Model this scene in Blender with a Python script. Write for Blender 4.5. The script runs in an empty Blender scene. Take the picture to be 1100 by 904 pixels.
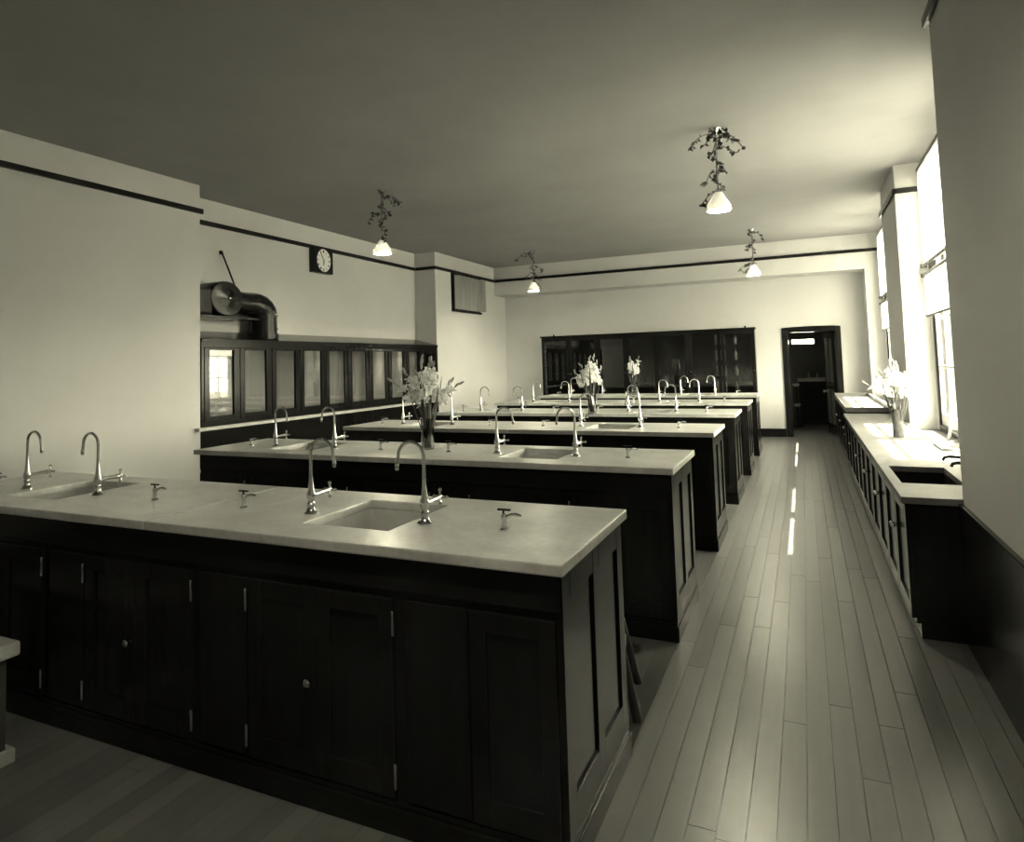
import bpy, bmesh, math, random
from mathutils import Vector, Matrix, Quaternion

sc = bpy.context.scene
COL = sc.collection
PI = math.pi

# ------------------------------------------------------------------ camera
F, CX, CY, YAW, PIT, ROL, CH = 735.1187, 508.312, 345.811, 0.447307, -0.061852, -0.028027, 1.50493
cam_data = bpy.data.cameras.new('camera'); cam = bpy.data.objects.new('camera', cam_data); COL.objects.link(cam)
_r = Vector((math.cos(YAW), math.sin(YAW), 0)); _f = Vector((-math.sin(YAW), math.cos(YAW), 0)); _u = Vector((0, 0, 1))
_f2 = _f*math.cos(PIT) - _u*math.sin(PIT); _u2 = _u*math.cos(PIT) + _f*math.sin(PIT)
_r3 = _r*math.cos(ROL) + _u2*math.sin(ROL); _u3 = _u2*math.cos(ROL) - _r*math.sin(ROL)
m = Matrix.Identity(4)
for i in range(3):
    m[i][0] = _r3[i]; m[i][1] = _u3[i]; m[i][2] = -_f2[i]
m[2][3] = CH
cam.matrix_world = m
cam_data.sensor_fit = 'HORIZONTAL'; cam_data.sensor_width = 36.0
cam_data.lens = F/1100*36.0
cam_data.shift_x = (550-CX)/1100; cam_data.shift_y = (CY-452)/1100
cam_data.clip_start = 0.05; cam_data.clip_end = 300
sc.camera = cam

# ------------------------------------------------------------------ world, sun, exposure
TINT = (1.0, 0.952, 0.68)          # warm tone of the old print, carried by the daylight
world = bpy.data.worlds.new('sky'); sc.world = world; world.use_nodes = True
bg = world.node_tree.nodes['Background']
bg.inputs['Color'].default_value = (*TINT, 1); bg.inputs['Strength'].default_value = 3.0
sun_data = bpy.data.lights.new('sun', 'SUN'); sun = bpy.data.objects.new('sun', sun_data); COL.objects.link(sun)
sun_data.energy = 9.0; sun_data.angle = math.radians(0.55); sun_data.color = TINT
SUNK = 1.73                         # rise over run of the sun across the windows
sun.rotation_euler = Vector((-1, 0, -SUNK)).normalized().to_track_quat('-Z', 'Y').to_euler()
sun.location = (12, 7, 15)
for (y0, y1) in ((5.72, 8.72), (10.3, 13.2)):       # light portals: sampling aid for the sky, they emit nothing
    pd = bpy.data.lights.new('window_portal', 'AREA'); po = bpy.data.objects.new('window_portal', pd); COL.objects.link(po)
    pd.shape = 'RECTANGLE'; pd.size = 2.85; pd.size_y = y1-y0
    pd.cycles.is_portal = True
    po.location = (1.56, (y0+y1)/2, 2.09); po.rotation_euler = (0, PI/2, 0)
sc.view_settings.view_transform = 'Standard'; sc.view_settings.look = 'None'
sc.view_settings.gamma = 1.0; sc.view_settings.use_curve_mapping = False
sc.view_settings.exposure = 3.72
sc.cycles.max_bounces = 12; sc.cycles.diffuse_bounces = 8; sc.cycles.glossy_bounces = 5; sc.cycles.transparent_max_bounces = 16
sc.cycles.transmission_bounces = 10
sc.cycles.caustics_reflective = False; sc.cycles.caustics_refractive = False
sc.cycles.sample_clamp_indirect = 8.0

# ------------------------------------------------------------------ materials
MATS = {}
def newmat(name):
    mt = bpy.data.materials.new(name); mt.use_nodes = True
    return mt, mt.node_tree.nodes, mt.node_tree.links, mt.node_tree.nodes['Principled BSDF']
def N(nodes, t, **kw):
    n = nodes.new(t)
    for k, v in kw.items():
        if k in n.inputs: n.inputs[k].default_value = v
        else: setattr(n, k, v)
    return n
def g(v, a=1): return (v, v, v, a)
def simple(name, v, rough=.5, metal=0., spec=.5, coat=0.):
    mt, nd, lk, p = newmat(name)
    p.inputs['Base Color'].default_value = g(v) if not isinstance(v, tuple) else (*v, 1)
    p.inputs['Roughness'].default_value = rough; p.inputs['Metallic'].default_value = metal
    p.inputs['Specular IOR Level'].default_value = spec
    p.inputs['Coat Weight'].default_value = coat
    MATS[name] = mt; return mt
def mottled(name, v0, v1, scale, rough=.5, bump=.0, stretch=(1, 1, 1), detail=6, spec=.5, coat=0., rvar=0., bscale=None):
    mt, nd, lk, p = newmat(name)
    tc = N(nd, 'ShaderNodeTexCoord'); mp = N(nd, 'ShaderNodeMapping'); mp.inputs['Scale'].default_value = stretch
    lk.new(tc.outputs['Object'], mp.inputs['Vector'])
    no = N(nd, 'ShaderNodeTexNoise', Scale=scale, Detail=detail, Roughness=.6); lk.new(mp.outputs['Vector'], no.inputs['Vector'])
    cr = N(nd, 'ShaderNodeValToRGB'); cr.color_ramp.elements[0].position = .3; cr.color_ramp.elements[1].position = .7
    cr.color_ramp.elements[0].color = g(v0); cr.color_ramp.elements[1].color = g(v1)
    lk.new(no.outputs['Fac'], cr.inputs['Fac']); lk.new(cr.outputs['Color'], p.inputs['Base Color'])
    p.inputs['Roughness'].default_value = rough; p.inputs['Specular IOR Level'].default_value = spec; p.inputs['Coat Weight'].default_value = coat
    if rvar:
        mr = N(nd, 'ShaderNodeMapRange'); mr.inputs['To Min'].default_value = rough-rvar; mr.inputs['To Max'].default_value = rough+rvar
        lk.new(no.outputs['Fac'], mr.inputs['Value']); lk.new(mr.outputs['Result'], p.inputs['Roughness'])
    if bump:
        n2 = N(nd, 'ShaderNodeTexNoise', Scale=bscale or scale*6, Detail=4); lk.new(mp.outputs['Vector'], n2.inputs['Vector'])
        b = N(nd, 'ShaderNodeBump', Strength=bump, Distance=.01); lk.new(n2.outputs['Fac'], b.inputs['Height']); lk.new(b.outputs['Normal'], p.inputs['Normal'])
    MATS[name] = mt; return mt
mottled('wall_plaster', .58, .64, .8, .75, .05, bscale=40, spec=.3)
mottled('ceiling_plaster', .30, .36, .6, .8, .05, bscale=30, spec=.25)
mottled('stone', .52, .70, 5, .30, .03, detail=9, bscale=60, spec=.6)
def stone_detail():
    mt = MATS['stone']; nd, lk = mt.node_tree.nodes, mt.node_tree.links; p = nd['Principled BSDF']
    src = p.inputs['Base Color'].links[0].from_socket
    tc = N(nd, 'ShaderNodeTexCoord'); geo = N(nd, 'ShaderNodeObjectInfo')
    ad = N(nd, 'ShaderNodeVectorMath', operation='ADD'); lk.new(tc.outputs['Object'], ad.inputs[0]); lk.new(geo.outputs['Location'], ad.inputs[1])
    n1 = N(nd, 'ShaderNodeTexNoise', Scale=1.6, Detail=5, Roughness=.65, Distortion=.6); lk.new(ad.outputs[0], n1.inputs['Vector'])
    n2 = N(nd, 'ShaderNodeTexNoise', Scale=38, Detail=3); lk.new(ad.outputs[0], n2.inputs['Vector'])
    r1 = N(nd, 'ShaderNodeMapRange'); r1.inputs['From Min'].default_value = .35; r1.inputs['From Max'].default_value = .65; r1.inputs['To Min'].default_value = .72; r1.inputs['To Max'].default_value = 1.08
    r2 = N(nd, 'ShaderNodeMapRange'); r2.inputs['From Min'].default_value = .3; r2.inputs['From Max'].default_value = .7; r2.inputs['To Min'].default_value = .9; r2.inputs['To Max'].default_value = 1.08
    lk.new(n1.outputs['Fac'], r1.inputs['Value']); lk.new(n2.outputs['Fac'], r2.inputs['Value'])
    mu = N(nd, 'ShaderNodeMath', operation='MULTIPLY'); lk.new(r1.outputs[0], mu.inputs[0]); lk.new(r2.outputs[0], mu.inputs[1])
    vm = N(nd, 'ShaderNodeVectorMath', operation='SCALE'); lk.new(src, vm.inputs[0]); lk.new(mu.outputs[0], vm.inputs['Scale'])
    lk.new(vm.outputs[0], p.inputs['Base Color'])
stone_detail()
mottled('stone_basin', .46, .58, 7, .45, .03, detail=6)
mottled('counter_stone', .12, .17, 6, .42, .03, detail=6)
mottled('dark_wood', .007, .012, 2.2, .17, 0, (9, 9, .7), spec=.14, rvar=.03)
mottled('dark_wood_grain_x', .007, .012, 2.2, .18, 0, (.7, 9, 9), spec=.14, rvar=.03)
mottled('trim_wood', .010, .018, 4, .3, 0, spec=.15)
mottled('stool_wood', .05, .10, 3, .4, .05, (6, 6, 1))
mottled('pale_wood', .45, .6, 3, .5, .05, (2, 6, 6))
mottled('black_iron', .008, .015, 6, .3, 0, spec=.14)
mottled('duct_iron', .008, .014, 5, .24, .0, spec=.22)
simple('nickel', .62, .2, 1.0)
simple('brass', .55, .25, 1.0)
simple('white_paint', .70, .45)
mottled('ledge_stone', .45, .55, 6, .4, .0)
simple('sash_paint', .62, .4)
simple('grey_paint', .13, .5)
simple('louver_paint', .26, .5)
simple('dial_white', .92, .5)
simple('ink_black', .01, .5)
def opal_mat():
    mt, nd, lk, p = newmat('shade_glass'); out = nd['Material Output']
    p.inputs['Base Color'].default_value = g(.88); p.inputs['Roughness'].default_value = .25
    t = N(nd, 'ShaderNodeBsdfTranslucent'); t.inputs['Color'].default_value = g(.85)
    mx = N(nd, 'ShaderNodeMixShader'); mx.inputs['Fac'].default_value = .05
    lk.new(p.outputs[0], mx.inputs[1]); lk.new(t.outputs[0], mx.inputs[2]); lk.new(mx.outputs[0], out.inputs['Surface']); MATS['shade_glass'] = mt
    mt, nd, lk, p = newmat('lit_bulb'); p.inputs['Base Color'].default_value = g(.9)
    p.inputs['Emission Color'].default_value = (*TINT, 1); p.inputs['Emission Strength'].default_value = 1.0; MATS['lit_bulb'] = mt
opal_mat()
simple('leaf_dark', .06, .5)
simple('leaf_mid', .085, .5)
simple('stem_green', .12, .5)
def petal_mat():
    mt, nd, lk, p = newmat('petal_white'); out = nd['Material Output']
    p.inputs['Base Color'].default_value = g(.95); p.inputs['Roughness'].default_value = .6; p.inputs['Specular IOR Level'].default_value = .3
    t = N(nd, 'ShaderNodeBsdfTranslucent'); t.inputs['Color'].default_value = g(.95)
    mx = N(nd, 'ShaderNodeMixShader'); mx.inputs['Fac'].default_value = .4
    lk.new(p.outputs[0], mx.inputs[1]); lk.new(t.outputs[0], mx.inputs[2]); lk.new(mx.outputs[0], out.inputs['Surface']); MATS['petal_white'] = mt
petal_mat()
simple('bud_grey', .35, .6)
simple('cord_white', .7, .6)
simple('enamel_white', .8, .25)
simple('bottle_dark', .05, .15)
simple('outside_ground', .10, .9)
simple('hood_interior', .30, .6)
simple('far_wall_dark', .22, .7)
simple('lead_drain', .06, .5)
mottled('vase_wrap', .05, .13, 25, .6, .1)

def floor_mat():
    mt, nd, lk, p = newmat('floor_wood')
    tc = N(nd, 'ShaderNodeTexCoord'); mp = N(nd, 'ShaderNodeMapping'); mp.inputs['Scale'].default_value = (14, .9, 1)
    geo = N(nd, 'ShaderNodeNewGeometry'); oi = N(nd, 'ShaderNodeObjectInfo')
    ad = N(nd, 'ShaderNodeMath', operation='ADD'); lk.new(geo.outputs['Random Per Island'], ad.inputs[0]); lk.new(oi.outputs['Random'], ad.inputs[1])
    fr = N(nd, 'ShaderNodeMath', operation='FRACT'); lk.new(ad.outputs[0], fr.inputs[0])
    off = N(nd, 'ShaderNodeCombineXYZ'); ml = N(nd, 'ShaderNodeMath', operation='MULTIPLY'); ml.inputs[1].default_value = 37
    lk.new(fr.outputs[0], ml.inputs[0]); lk.new(ml.outputs[0], off.inputs['Y']); lk.new(ml.outputs[0], off.inputs['Z'])
    lk.new(tc.outputs['Object'], mp.inputs['Vector']); lk.new(off.outputs[0], mp.inputs['Location'])
    no = N(nd, 'ShaderNodeTexNoise', Scale=2.5, Detail=6, Roughness=.6); lk.new(mp.outputs[0], no.inputs['Vector'])
    cr = N(nd, 'ShaderNodeValToRGB'); cr.color_ramp.elements[0].color = g(.09); cr.color_ramp.elements[1].color = g(.19)
    mx = N(nd, 'ShaderNodeMath', operation='MULTIPLY_ADD'); mx.inputs[1].default_value = .55; 
    m2 = N(nd, 'ShaderNodeMath', operation='MULTIPLY'); m2.inputs[1].default_value = .45
    lk.new(fr.outputs[0], mx.inputs[0]); lk.new(no.outputs['Fac'], m2.inputs[0]); lk.new(m2.outputs[0], mx.inputs[2])
    lk.new(mx.outputs[0], cr.inputs['Fac']); lk.new(cr.outputs['Color'], p.inputs['Base Color'])
    p.inputs['Roughness'].default_value = .30; p.inputs['Specular IOR Level'].default_value = .45
    b = N(nd, 'ShaderNodeBump', Strength=.06, Distance=.005); lk.new(no.outputs['Fac'], b.inputs['Height']); lk.new(b.outputs['Normal'], p.inputs['Normal'])
    MATS['floor_wood'] = mt
floor_mat()
def glass_mat(name, tint=1.0, rough=0.0, ior=1.45, boost=1.0):
    mt, nd, lk, p = newmat(name); nd.remove(p); out = nd['Material Output']
    tr = N(nd, 'ShaderNodeBsdfTransparent'); tr.inputs['Color'].default_value = g(tint)
    gl = N(nd, 'ShaderNodeBsdfGlossy'); gl.inputs['Roughness'].default_value = rough; gl.inputs['Color'].default_value = g(.95)
    lw = N(nd, 'ShaderNodeLayerWeight'); lw.inputs['Blend'].default_value = .5      # Schlick reflectance, same from both faces
    pw = N(nd, 'ShaderNodeMath', operation='POWER'); pw.inputs[1].default_value = 5; lk.new(lw.outputs['Facing'], pw.inputs[0])
    f0 = ((ior-1)/(ior+1))**2*boost
    mu = N(nd, 'ShaderNodeMath', operation='MULTIPLY_ADD'); mu.inputs[1].default_value = 1-f0; mu.inputs[2].default_value = f0; mu.use_clamp = True
    lk.new(pw.outputs[0], mu.inputs[0])
    mx = N(nd, 'ShaderNodeMixShader'); lk.new(mu.outputs[0], mx.inputs['Fac']); lk.new(tr.outputs[0], mx.inputs[1]); lk.new(gl.outputs[0], mx.inputs[2])
    lk.new(mx.outputs[0], out.inputs['Surface']); MATS[name] = mt
glass_mat('window_glass', .95)
glass_mat('cabinet_glass', .92, .01, 1.5, 1.3)
glass_mat('vase_glass', .62, .02, 1.6, 1.5)
def fabric_mat():
    mt, nd, lk, p = newmat('shade_fabric'); nd.remove(p); out = nd['Material Output']
    d = N(nd, 'ShaderNodeBsdfDiffuse'); d.inputs['Color'].default_value = g(.7)
    t = N(nd, 'ShaderNodeBsdfTranslucent'); t.inputs['Color'].default_value = g(.72)
    mx = N(nd, 'ShaderNodeMixShader'); mx.inputs['Fac'].default_value = .5
    lk.new(d.outputs[0], mx.inputs[1]); lk.new(t.outputs[0], mx.inputs[2]); lk.new(mx.outputs[0], out.inputs['Surface'])
    MATS['shade_fabric'] = mt
fabric_mat()

# ------------------------------------------------------------------ mesh helpers
class MB:
    def __init__(s): s.v = []; s.f = []
    def box(s, x0, x1, y0, y1, z0, z1):
        b = len(s.v)
        s.v += [(x0,y0,z0),(x1,y0,z0),(x1,y1,z0),(x0,y1,z0),(x0,y0,z1),(x1,y0,z1),(x1,y1,z1),(x0,y1,z1)]
        s.f += [tuple(b+i for i in q) for q in ((0,3,2,1),(4,5,6,7),(0,1,5,4),(1,2,6,5),(2,3,7,6),(3,0,4,7))]
        return s
    def obox(s, mat, sx, sy, sz):
        b = len(s.v)
        for z in (-1,1):
            for (x,y) in ((-1,-1),(1,-1),(1,1),(-1,1)): s.v.append(tuple(mat @ Vector((x*sx/2,y*sy/2,z*sz/2))))
        s.f += [tuple(b+i for i in q) for q in ((0,3,2,1),(4,5,6,7),(0,1,5,4),(1,2,6,5),(2,3,7,6),(3,0,4,7))]
        return s
    def tube(s, pts, r, n=8, caps=True):
        pts = [Vector(p) for p in pts]; rs = r if isinstance(r, (list, tuple)) else [r]*len(pts)
        t0 = (pts[1]-pts[0]).normalized(); up = Vector((0,0,1)) if abs(t0.z) < .9 else Vector((1,0,0))
        nrm = t0.cross(up).normalized(); rings = []
        for i, p in enumerate(pts):
            t = ((pts[min(i+1,len(pts)-1)]-pts[max(i-1,0)])).normalized()
            nrm = (nrm - t*nrm.dot(t)).normalized(); bn = t.cross(nrm)
            b = len(s.v); rings.append(b)
            for k in range(n):
                a = 2*PI*k/n; s.v.append(tuple(p + (nrm*math.cos(a)+bn*math.sin(a))*rs[i]))
        for i in range(len(rings)-1):
            for k in range(n):
                k2 = (k+1) % n; s.f.append((rings[i]+k, rings[i]+k2, rings[i+1]+k2, rings[i+1]+k))
        if caps:
            s.f.append(tuple(rings[0]+k for k in range(n))[::-1]); s.f.append(tuple(rings[-1]+k for k in range(n)))
        return s
    def lathe(s, prof, o=(0,0,0), n=16, axis='Z', close=False):
        o = Vector(o); rings = []
        for (r, h) in prof:
            b = len(s.v); rings.append(b)
            for k in range(n):
                a = 2*PI*k/n; c, d = r*math.cos(a), r*math.sin(a)
                p = {'Z': (c,d,h), 'X': (h,c,d), 'Y': (d,h,c)}[axis]
                s.v.append(tuple(o+Vector(p)))
        for i in range(len(rings)-1):
            for k in range(n):
                k2 = (k+1) % n; s.f.append((rings[i]+k, rings[i]+k2, rings[i+1]+k2, rings[i+1]+k))
        s.f.append(tuple(rings[0]+k for k in range(n))[::-1])
        if close: s.f += [(rings[-1]+k, rings[-1]+(k+1)%n, rings[0]+(k+1)%n, rings[0]+k) for k in range(n)]; s.f.pop(-n-1)
        else: s.f.append(tuple(rings[-1]+k for k in range(n)))
        return s
    def prism(s, poly, a0, a1, axis='Y'):
        """poly of 2D points extruded along an axis: Y -> (x,z), X -> (y,z), Z -> (x,y)"""
        b = len(s.v); n = len(poly)
        for a in (a0, a1):
            for (p, q) in poly:
                s.v.append({'Y': (p,a,q), 'X': (a,p,q), 'Z': (p,q,a)}[axis])
        s.f.append(tuple(b+i for i in range(n))[::-1]); s.f.append(tuple(b+n+i for i in range(n)))
        for i in range(n):
            j = (i+1) % n; s.f.append((b+i, b+j, b+n+j, b+n+i))
        return s
    def slab(s, xs, ys, holes, z0, z1):
        nx, ny = len(xs), len(ys); idx = {}
        def vid(i, j, k):
            if (i,j,k) not in idx: idx[(i,j,k)] = len(s.v); s.v.append((xs[i], ys[j], (z0, z1)[k]))
            return idx[(i,j,k)]
        solid = lambda i, j: 0 <= i < nx-1 and 0 <= j < ny-1 and (i,j) not in holes
        for i in range(nx-1):
            for j in range(ny-1):
                if not solid(i,j): continue
                s.f.append((vid(i,j,1),vid(i+1,j,1),vid(i+1,j+1,1),vid(i,j+1,1)))
                s.f.append((vid(i,j,0),vid(i,j+1,0),vid(i+1,j+1,0),vid(i+1,j,0)))
                if not solid(i,j-1): s.f.append((vid(i,j,0),vid(i+1,j,0),vid(i+1,j,1),vid(i,j,1)))
                if not solid(i,j+1): s.f.append((vid(i+1,j+1,0),vid(i,j+1,0),vid(i,j+1,1),vid(i+1,j+1,1)))
                if not solid(i-1,j): s.f.append((vid(i,j+1,0),vid(i,j,0),vid(i,j,1),vid(i,j+1,1)))
                if not solid(i+1,j): s.f.append((vid(i+1,j,0),vid(i+1,j+1,0),vid(i+1,j+1,1),vid(i+1,j,1)))
        return s
    def mesh(s, name, mat, bevel=0, smooth=False, fix=True):
        me = bpy.data.meshes.new(name); me.from_pydata(s.v, [], s.f)
        bm = bmesh.new(); bm.from_mesh(me)
        if fix: bmesh.ops.recalc_face_normals(bm, faces=bm.faces)
        if bevel:
            ed = [e for e in bm.edges if len(e.link_faces) == 2 and e.calc_face_angle(0) > .6]
            bmesh.ops.bevel(bm, geom=ed, offset=bevel, segments=2, profile=.6, affect='EDGES')
        bm.to_mesh(me); bm.free()
        if smooth:
            for p in me.polygons: p.use_smooth = True
            try: me.set_sharp_from_angle(angle=math.radians(40))
            except Exception: pass
        me.materials.append(MATS[mat]); return me
    def build(s, name, mat, parent=None, bevel=0, smooth=False, loc=None, fix=True):
        return put(name, s.mesh(name, mat, bevel, smooth, fix), parent, loc)
def put(name, me, parent=None, loc=None, rot=None, scale=None):
    o = bpy.data.objects.new(name, me); COL.objects.link(o)
    if parent: o.parent = parent
    if loc is not None: o.location = loc
    if rot is not None:
        if isinstance(rot, Quaternion): o.rotation_mode = 'QUATERNION'; o.rotation_quaternion = rot
        else: o.rotation_euler = rot
    if scale is not None: o.scale = scale if hasattr(scale, '__len__') else (scale,)*3
    return o
def thing(name, label, cat, loc=(0,0,0), group=None, rz=0):
    o = bpy.data.objects.new(name, None); COL.objects.link(o); o.location = loc; o.rotation_euler = (0,0,rz)
    o.empty_display_size = .05
    return tag(o, label, cat, group)
def tag(o, label, cat, group=None):
    o['label'] = label; o['category'] = cat
    if group: o['group'] = group
    return o
def struct(o, label=None):
    o['kind'] = 'structure'
    if label: o['label'] = label
    return o
def stuff(o): o['kind'] = 'stuff'; return o
KIDS = {}
def copy_tree(o, parent=None):
    c = o.copy(); COL.objects.link(c); c.parent = parent
    for ch in o.children: copy_tree(ch, c)
    return c
def arc(c, r, a0, a1, n, plane='XZ'):
    out = []
    for i in range(n+1):
        a = a0+(a1-a0)*i/n; p, q = r*math.cos(a), r*math.sin(a)
        out.append(Vector(c)+Vector({'XZ': (p,0,q), 'YZ': (0,p,q), 'XY': (p,q,0)}[plane]))
    return out

# ------------------------------------------------------------------ room shell
ZC, ZR = 3.581, 3.287
XN, XA, YN, YP, YB, YW = -5.96, -6.39, 5.475, 10.875, 13.52, 14.095
XP, YP1, YP2, XW = 1.0076, 8.795, 10.21, 1.257
NX, NY = .705, 4.32
BACK = -1.8
XO = 1.52
struct(MB().box(-6.7, XO, BACK-.2, 17.6, -.12, -.022).build('floor', 'trim_wood'), 'dark subfloor carrying narrow wooden floor boards')
floor = bpy.data.objects['floor']
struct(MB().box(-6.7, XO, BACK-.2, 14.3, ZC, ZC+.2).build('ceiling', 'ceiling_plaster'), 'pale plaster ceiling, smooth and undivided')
struct(MB().box(-6.7, XN, BACK, YN, 0, ZC).build('wall_left', 'wall_plaster'), 'plain plaster wall nearest on the left')
struct(MB().box(-6.7, XA, YN, YP, 0, ZC).build('wall_left_alcove', 'wall_plaster'), 'recessed plaster wall above the glazed hood')
struct(MB().box(-6.7, XN, YP, 14.3, 0, ZC).build('wall_left_pier', 'wall_plaster'), 'plaster wall between the hood and the far wall')
DX0, DX1, DZ = -.255, .545, 1.955
w = MB().box(-6.0, DX0, YW, 14.28, 0, ZC).box(DX1, XO, YW, 14.28, 0, ZC).box(DX0, DX1, YW, 14.28, DZ, ZC)
struct(w.build('wall_far', 'wall_plaster'), 'plaster wall at the far end with the doorway')
struct(MB().box(XN, XO, YB, YW, 2.97, ZC).build('beam_far', 'wall_plaster'), 'plaster beam running across the far end below the ceiling')
struct(MB().box(1.03, XO, YB, YW, 0, 2.97).build('wall_far_pilaster', 'wall_plaster'), 'plaster pilaster in the far right corner')
struct(MB().box(-6.7, XO, BACK-.2, BACK, 0, ZC).build('wall_back', 'wall_plaster'))
struct(MB().box(NX, XO, BACK, NY, 0, ZC).build('wall_right_near', 'wall_plaster'), 'dark plaster wall face nearest on the right')
struct(MB().box(XP, XO, YP1, YP2, 0, ZC).build('wall_right_pier', 'wall_plaster'), 'plaster pier between the two window bays')
W1 = (5.70, 8.72); W2 = (10.29, 13.22); WZ0, WZ1 = .70, 3.52
w = MB()
w.box(XP, XO, NY, W1[0], 0, ZC)
for (a, b) in (W1, W2): w.box(XP, XO, a, b, 0, .655); w.box(XW, XO, a, b, WZ1, ZC)
w.box(XW, XO, W1[1], YP1, 0, ZC); w.box(XW, XO, YP2, W2[0], 0, ZC); w.box(XW, XO, W2[1], YB, 0, ZC)
w.box(XP, XO, W1[1], YP1, 0, .655); w.box(XP, XO, YP2, W2[0], 0, .655); w.box(XP, XO, W2[1], YB, 0, .655)
struct(w.build('wall_right', 'wall_plaster'), 'plaster wall pierced by the tall windows')
for i, (a, b) in enumerate(((5.70, YP1), (YP2, YB))):
    struct(MB().box(XP-.004, XW+.03, a, b, .655, .675).build('trim_%d' % (20+i), 'counter_stone', bevel=.003), 'pale window sill behind the counter')
struct(MB().box(-40, 60, -40, 60, -1.0, -.9).build('ground', 'outside_ground'), 'ground outside the building')

# picture rail, one length per wall face
def rail(n, x0, x1, y0, y1):
    z0, z1 = ZR-.028, ZR+.028
    struct(MB().box(x0, x1, y0, y1, z0, z1).build('trim_%d' % n, 'trim_wood', bevel=.005), 'dark wooden picture rail')
T = .03
rail(1, XN, XN+T, BACK, YN+T); rail(2, XA, XA+T, YN, YP-T); rail(3, XA+T, XN, YP-T, YP); rail(4, XN, XN+T, YP-T, YB-T)
rail(5, XN+T, XW, YB-T, YB); rail(6, XP-T, XP, YP1-T, YP2+T); rail(7, XP, XW, YP1-T, YP1); rail(8, XP, XW, YP2, YP2+T)
rail(9, NX-T, NX, BACK, NY+T)
# baseboards
def base(side, x0, x1, y0, y1, h=.15):
    struct(MB().box(x0, x1, y0, y1, 0, h).build('baseboard_'+side, 'dark_wood_grain_x', bevel=.006), 'dark wooden baseboard')
base('left', XN, XN+.025, BACK, YN); base('left_pier', XN, XN+.025, YP, YW-.025)
base('far', XN, DX0-.095, YW-.025, YW); base('far_corner', DX1+.095, 1.03, YW-.025, YW); base('right_near_shade_dado', NX-.025, NX, BACK, NY, .72); base('back', XN, NX, BACK, BACK+.025)  # tall near-right dado is added, standing in for shade low on that wall

# ------------------------------------------------------------------ floor boards
rnd = random.Random(4)
BWID = .088
boards = []
x = -6.40; row = 0
while x < 1.25:
    y = BACK + rnd.uniform(-2.2, 0)
    while y < YW:
        L = rnd.uniform(1.5, 2.9); y0, y1 = max(y, BACK), min(y+L, YW)
        if y1-y0 > .02: boards.append((x, y0, y1))
        y += L
    x += BWID; row += 1
def seen(b):
    x, y0, y1 = b; xc, yc = x+BWID/2, (y0+y1)/2
    if -.64 < xc < .42 and y1 > 1.2: return 0 + yc
    if -4.3 < xc < -.64 and y0 < 1.9 and y1 > .9: return 3 + abs(1.9-yc)
    if -1.6 < xc < -.64 and y1 > 2.7 and y0 < 3.8: return 6
    return 100 + yc
boards.sort(key=seen)
near = [b for b in boards[:300]]
rest = boards[300:]
unit = MB().box(0, BWID-.0014, 0, 1, -.022, 0).mesh('floor_board', 'floor_wood', fix=True)
for (bx_, y0, y1) in near:
    put('floor_board', unit, floor, (bx_, y0, 0), scale=(1, y1-y0-.002, 1))
w = MB()
for (bx_, y0, y1) in rest: w.box(bx_, bx_+BWID-.0014, y0, y1-.002, -.022, 0)
w.box(DX0-.08, DX1+.08, YW, 14.28, -.022, 0).box(-1.5, 1.3, 14.28, 17.2, -.022, 0)
stuff(w.build('floor_boards_beyond', 'floor_wood', floor))

# ------------------------------------------------------------------ windows
pane_cache = {}
def window(n, yo0, yo1, label):
    root = bpy.data.objects.new('window_%d' % n, None); COL.objects.link(root); struct(root, label)
    root.location = (1.318, (yo0+yo1)/2, 0); cy = (yo0+yo1)/2
    f = MB(); a, b = yo0-cy, yo1-cy
    f.box(-.055, .09, a, a+.06, .675, WZ1).box(-.055, .09, b-.06, b, .675, WZ1).box(-.055, .09, a+.06, b-.06, WZ1-.05, WZ1).box(-.055, .12, a+.06, b-.06, .675, .74)
    f.build('window_frame', 'dark_wood', root, bevel=.004)
    MB().box(-.065, .09, -.10, .10, .74, WZ1-.05).build('mullion', 'sash_paint', root, bevel=.006)
    for (s0, s1) in ((a+.06, -.10), (.10, b-.06)):
        st = .045
        for (z0, z1, rows, xx, nm) in ((.74, 2.40, 3, -.02, 'lower_sash'), (2.345, WZ1-.05, 2, .02, 'upper_sash')):
            zb = z0+(.115 if rows == 3 else .055); zt = z1-(.055 if rows == 3 else .05)
            h = MB().box(xx-.018, xx+.018, s0, s0+st, z0, z1).box(xx-.018, xx+.018, s1-st, s1, z0, z1)
            h.box(xx-.018, xx+.018, s0+st, s1-st, z0, zb).box(xx-.018, xx+.018, s0+st, s1-st, zt, z1)
            sash = h.build(nm, 'sash_paint', root, bevel=.003)
            wy = (s1-s0-2*st)/3; hz = (zt-zb)/rows
            for i in (1, 2): MB().box(xx-.013, xx+.013, s0+st+wy*i-.009, s0+st+wy*i+.009, zb, zt).build('muntin', 'sash_paint', sash)
            for j in range(1, rows): MB().box(xx-.014, xx+.014, s0+st, s1-st, zb+hz*j-.012, zb+hz*j+.012).build('muntin', 'sash_paint', sash)
            for i in range(3):
                for j in range(rows):
                    MB().box(xx-.002, xx+.002, s0+st+wy*i+.006, s0+st+wy*(i+1)-.006, zb+hz*j+.008, zb+hz*(j+1)-.008).build('pane', 'window_glass', sash)
    return root
window(1, *W1, 'tall multi-paned window beside the sunlit counter')
window(2, *W2, 'tall multi-paned window bay beyond the pier')
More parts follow.
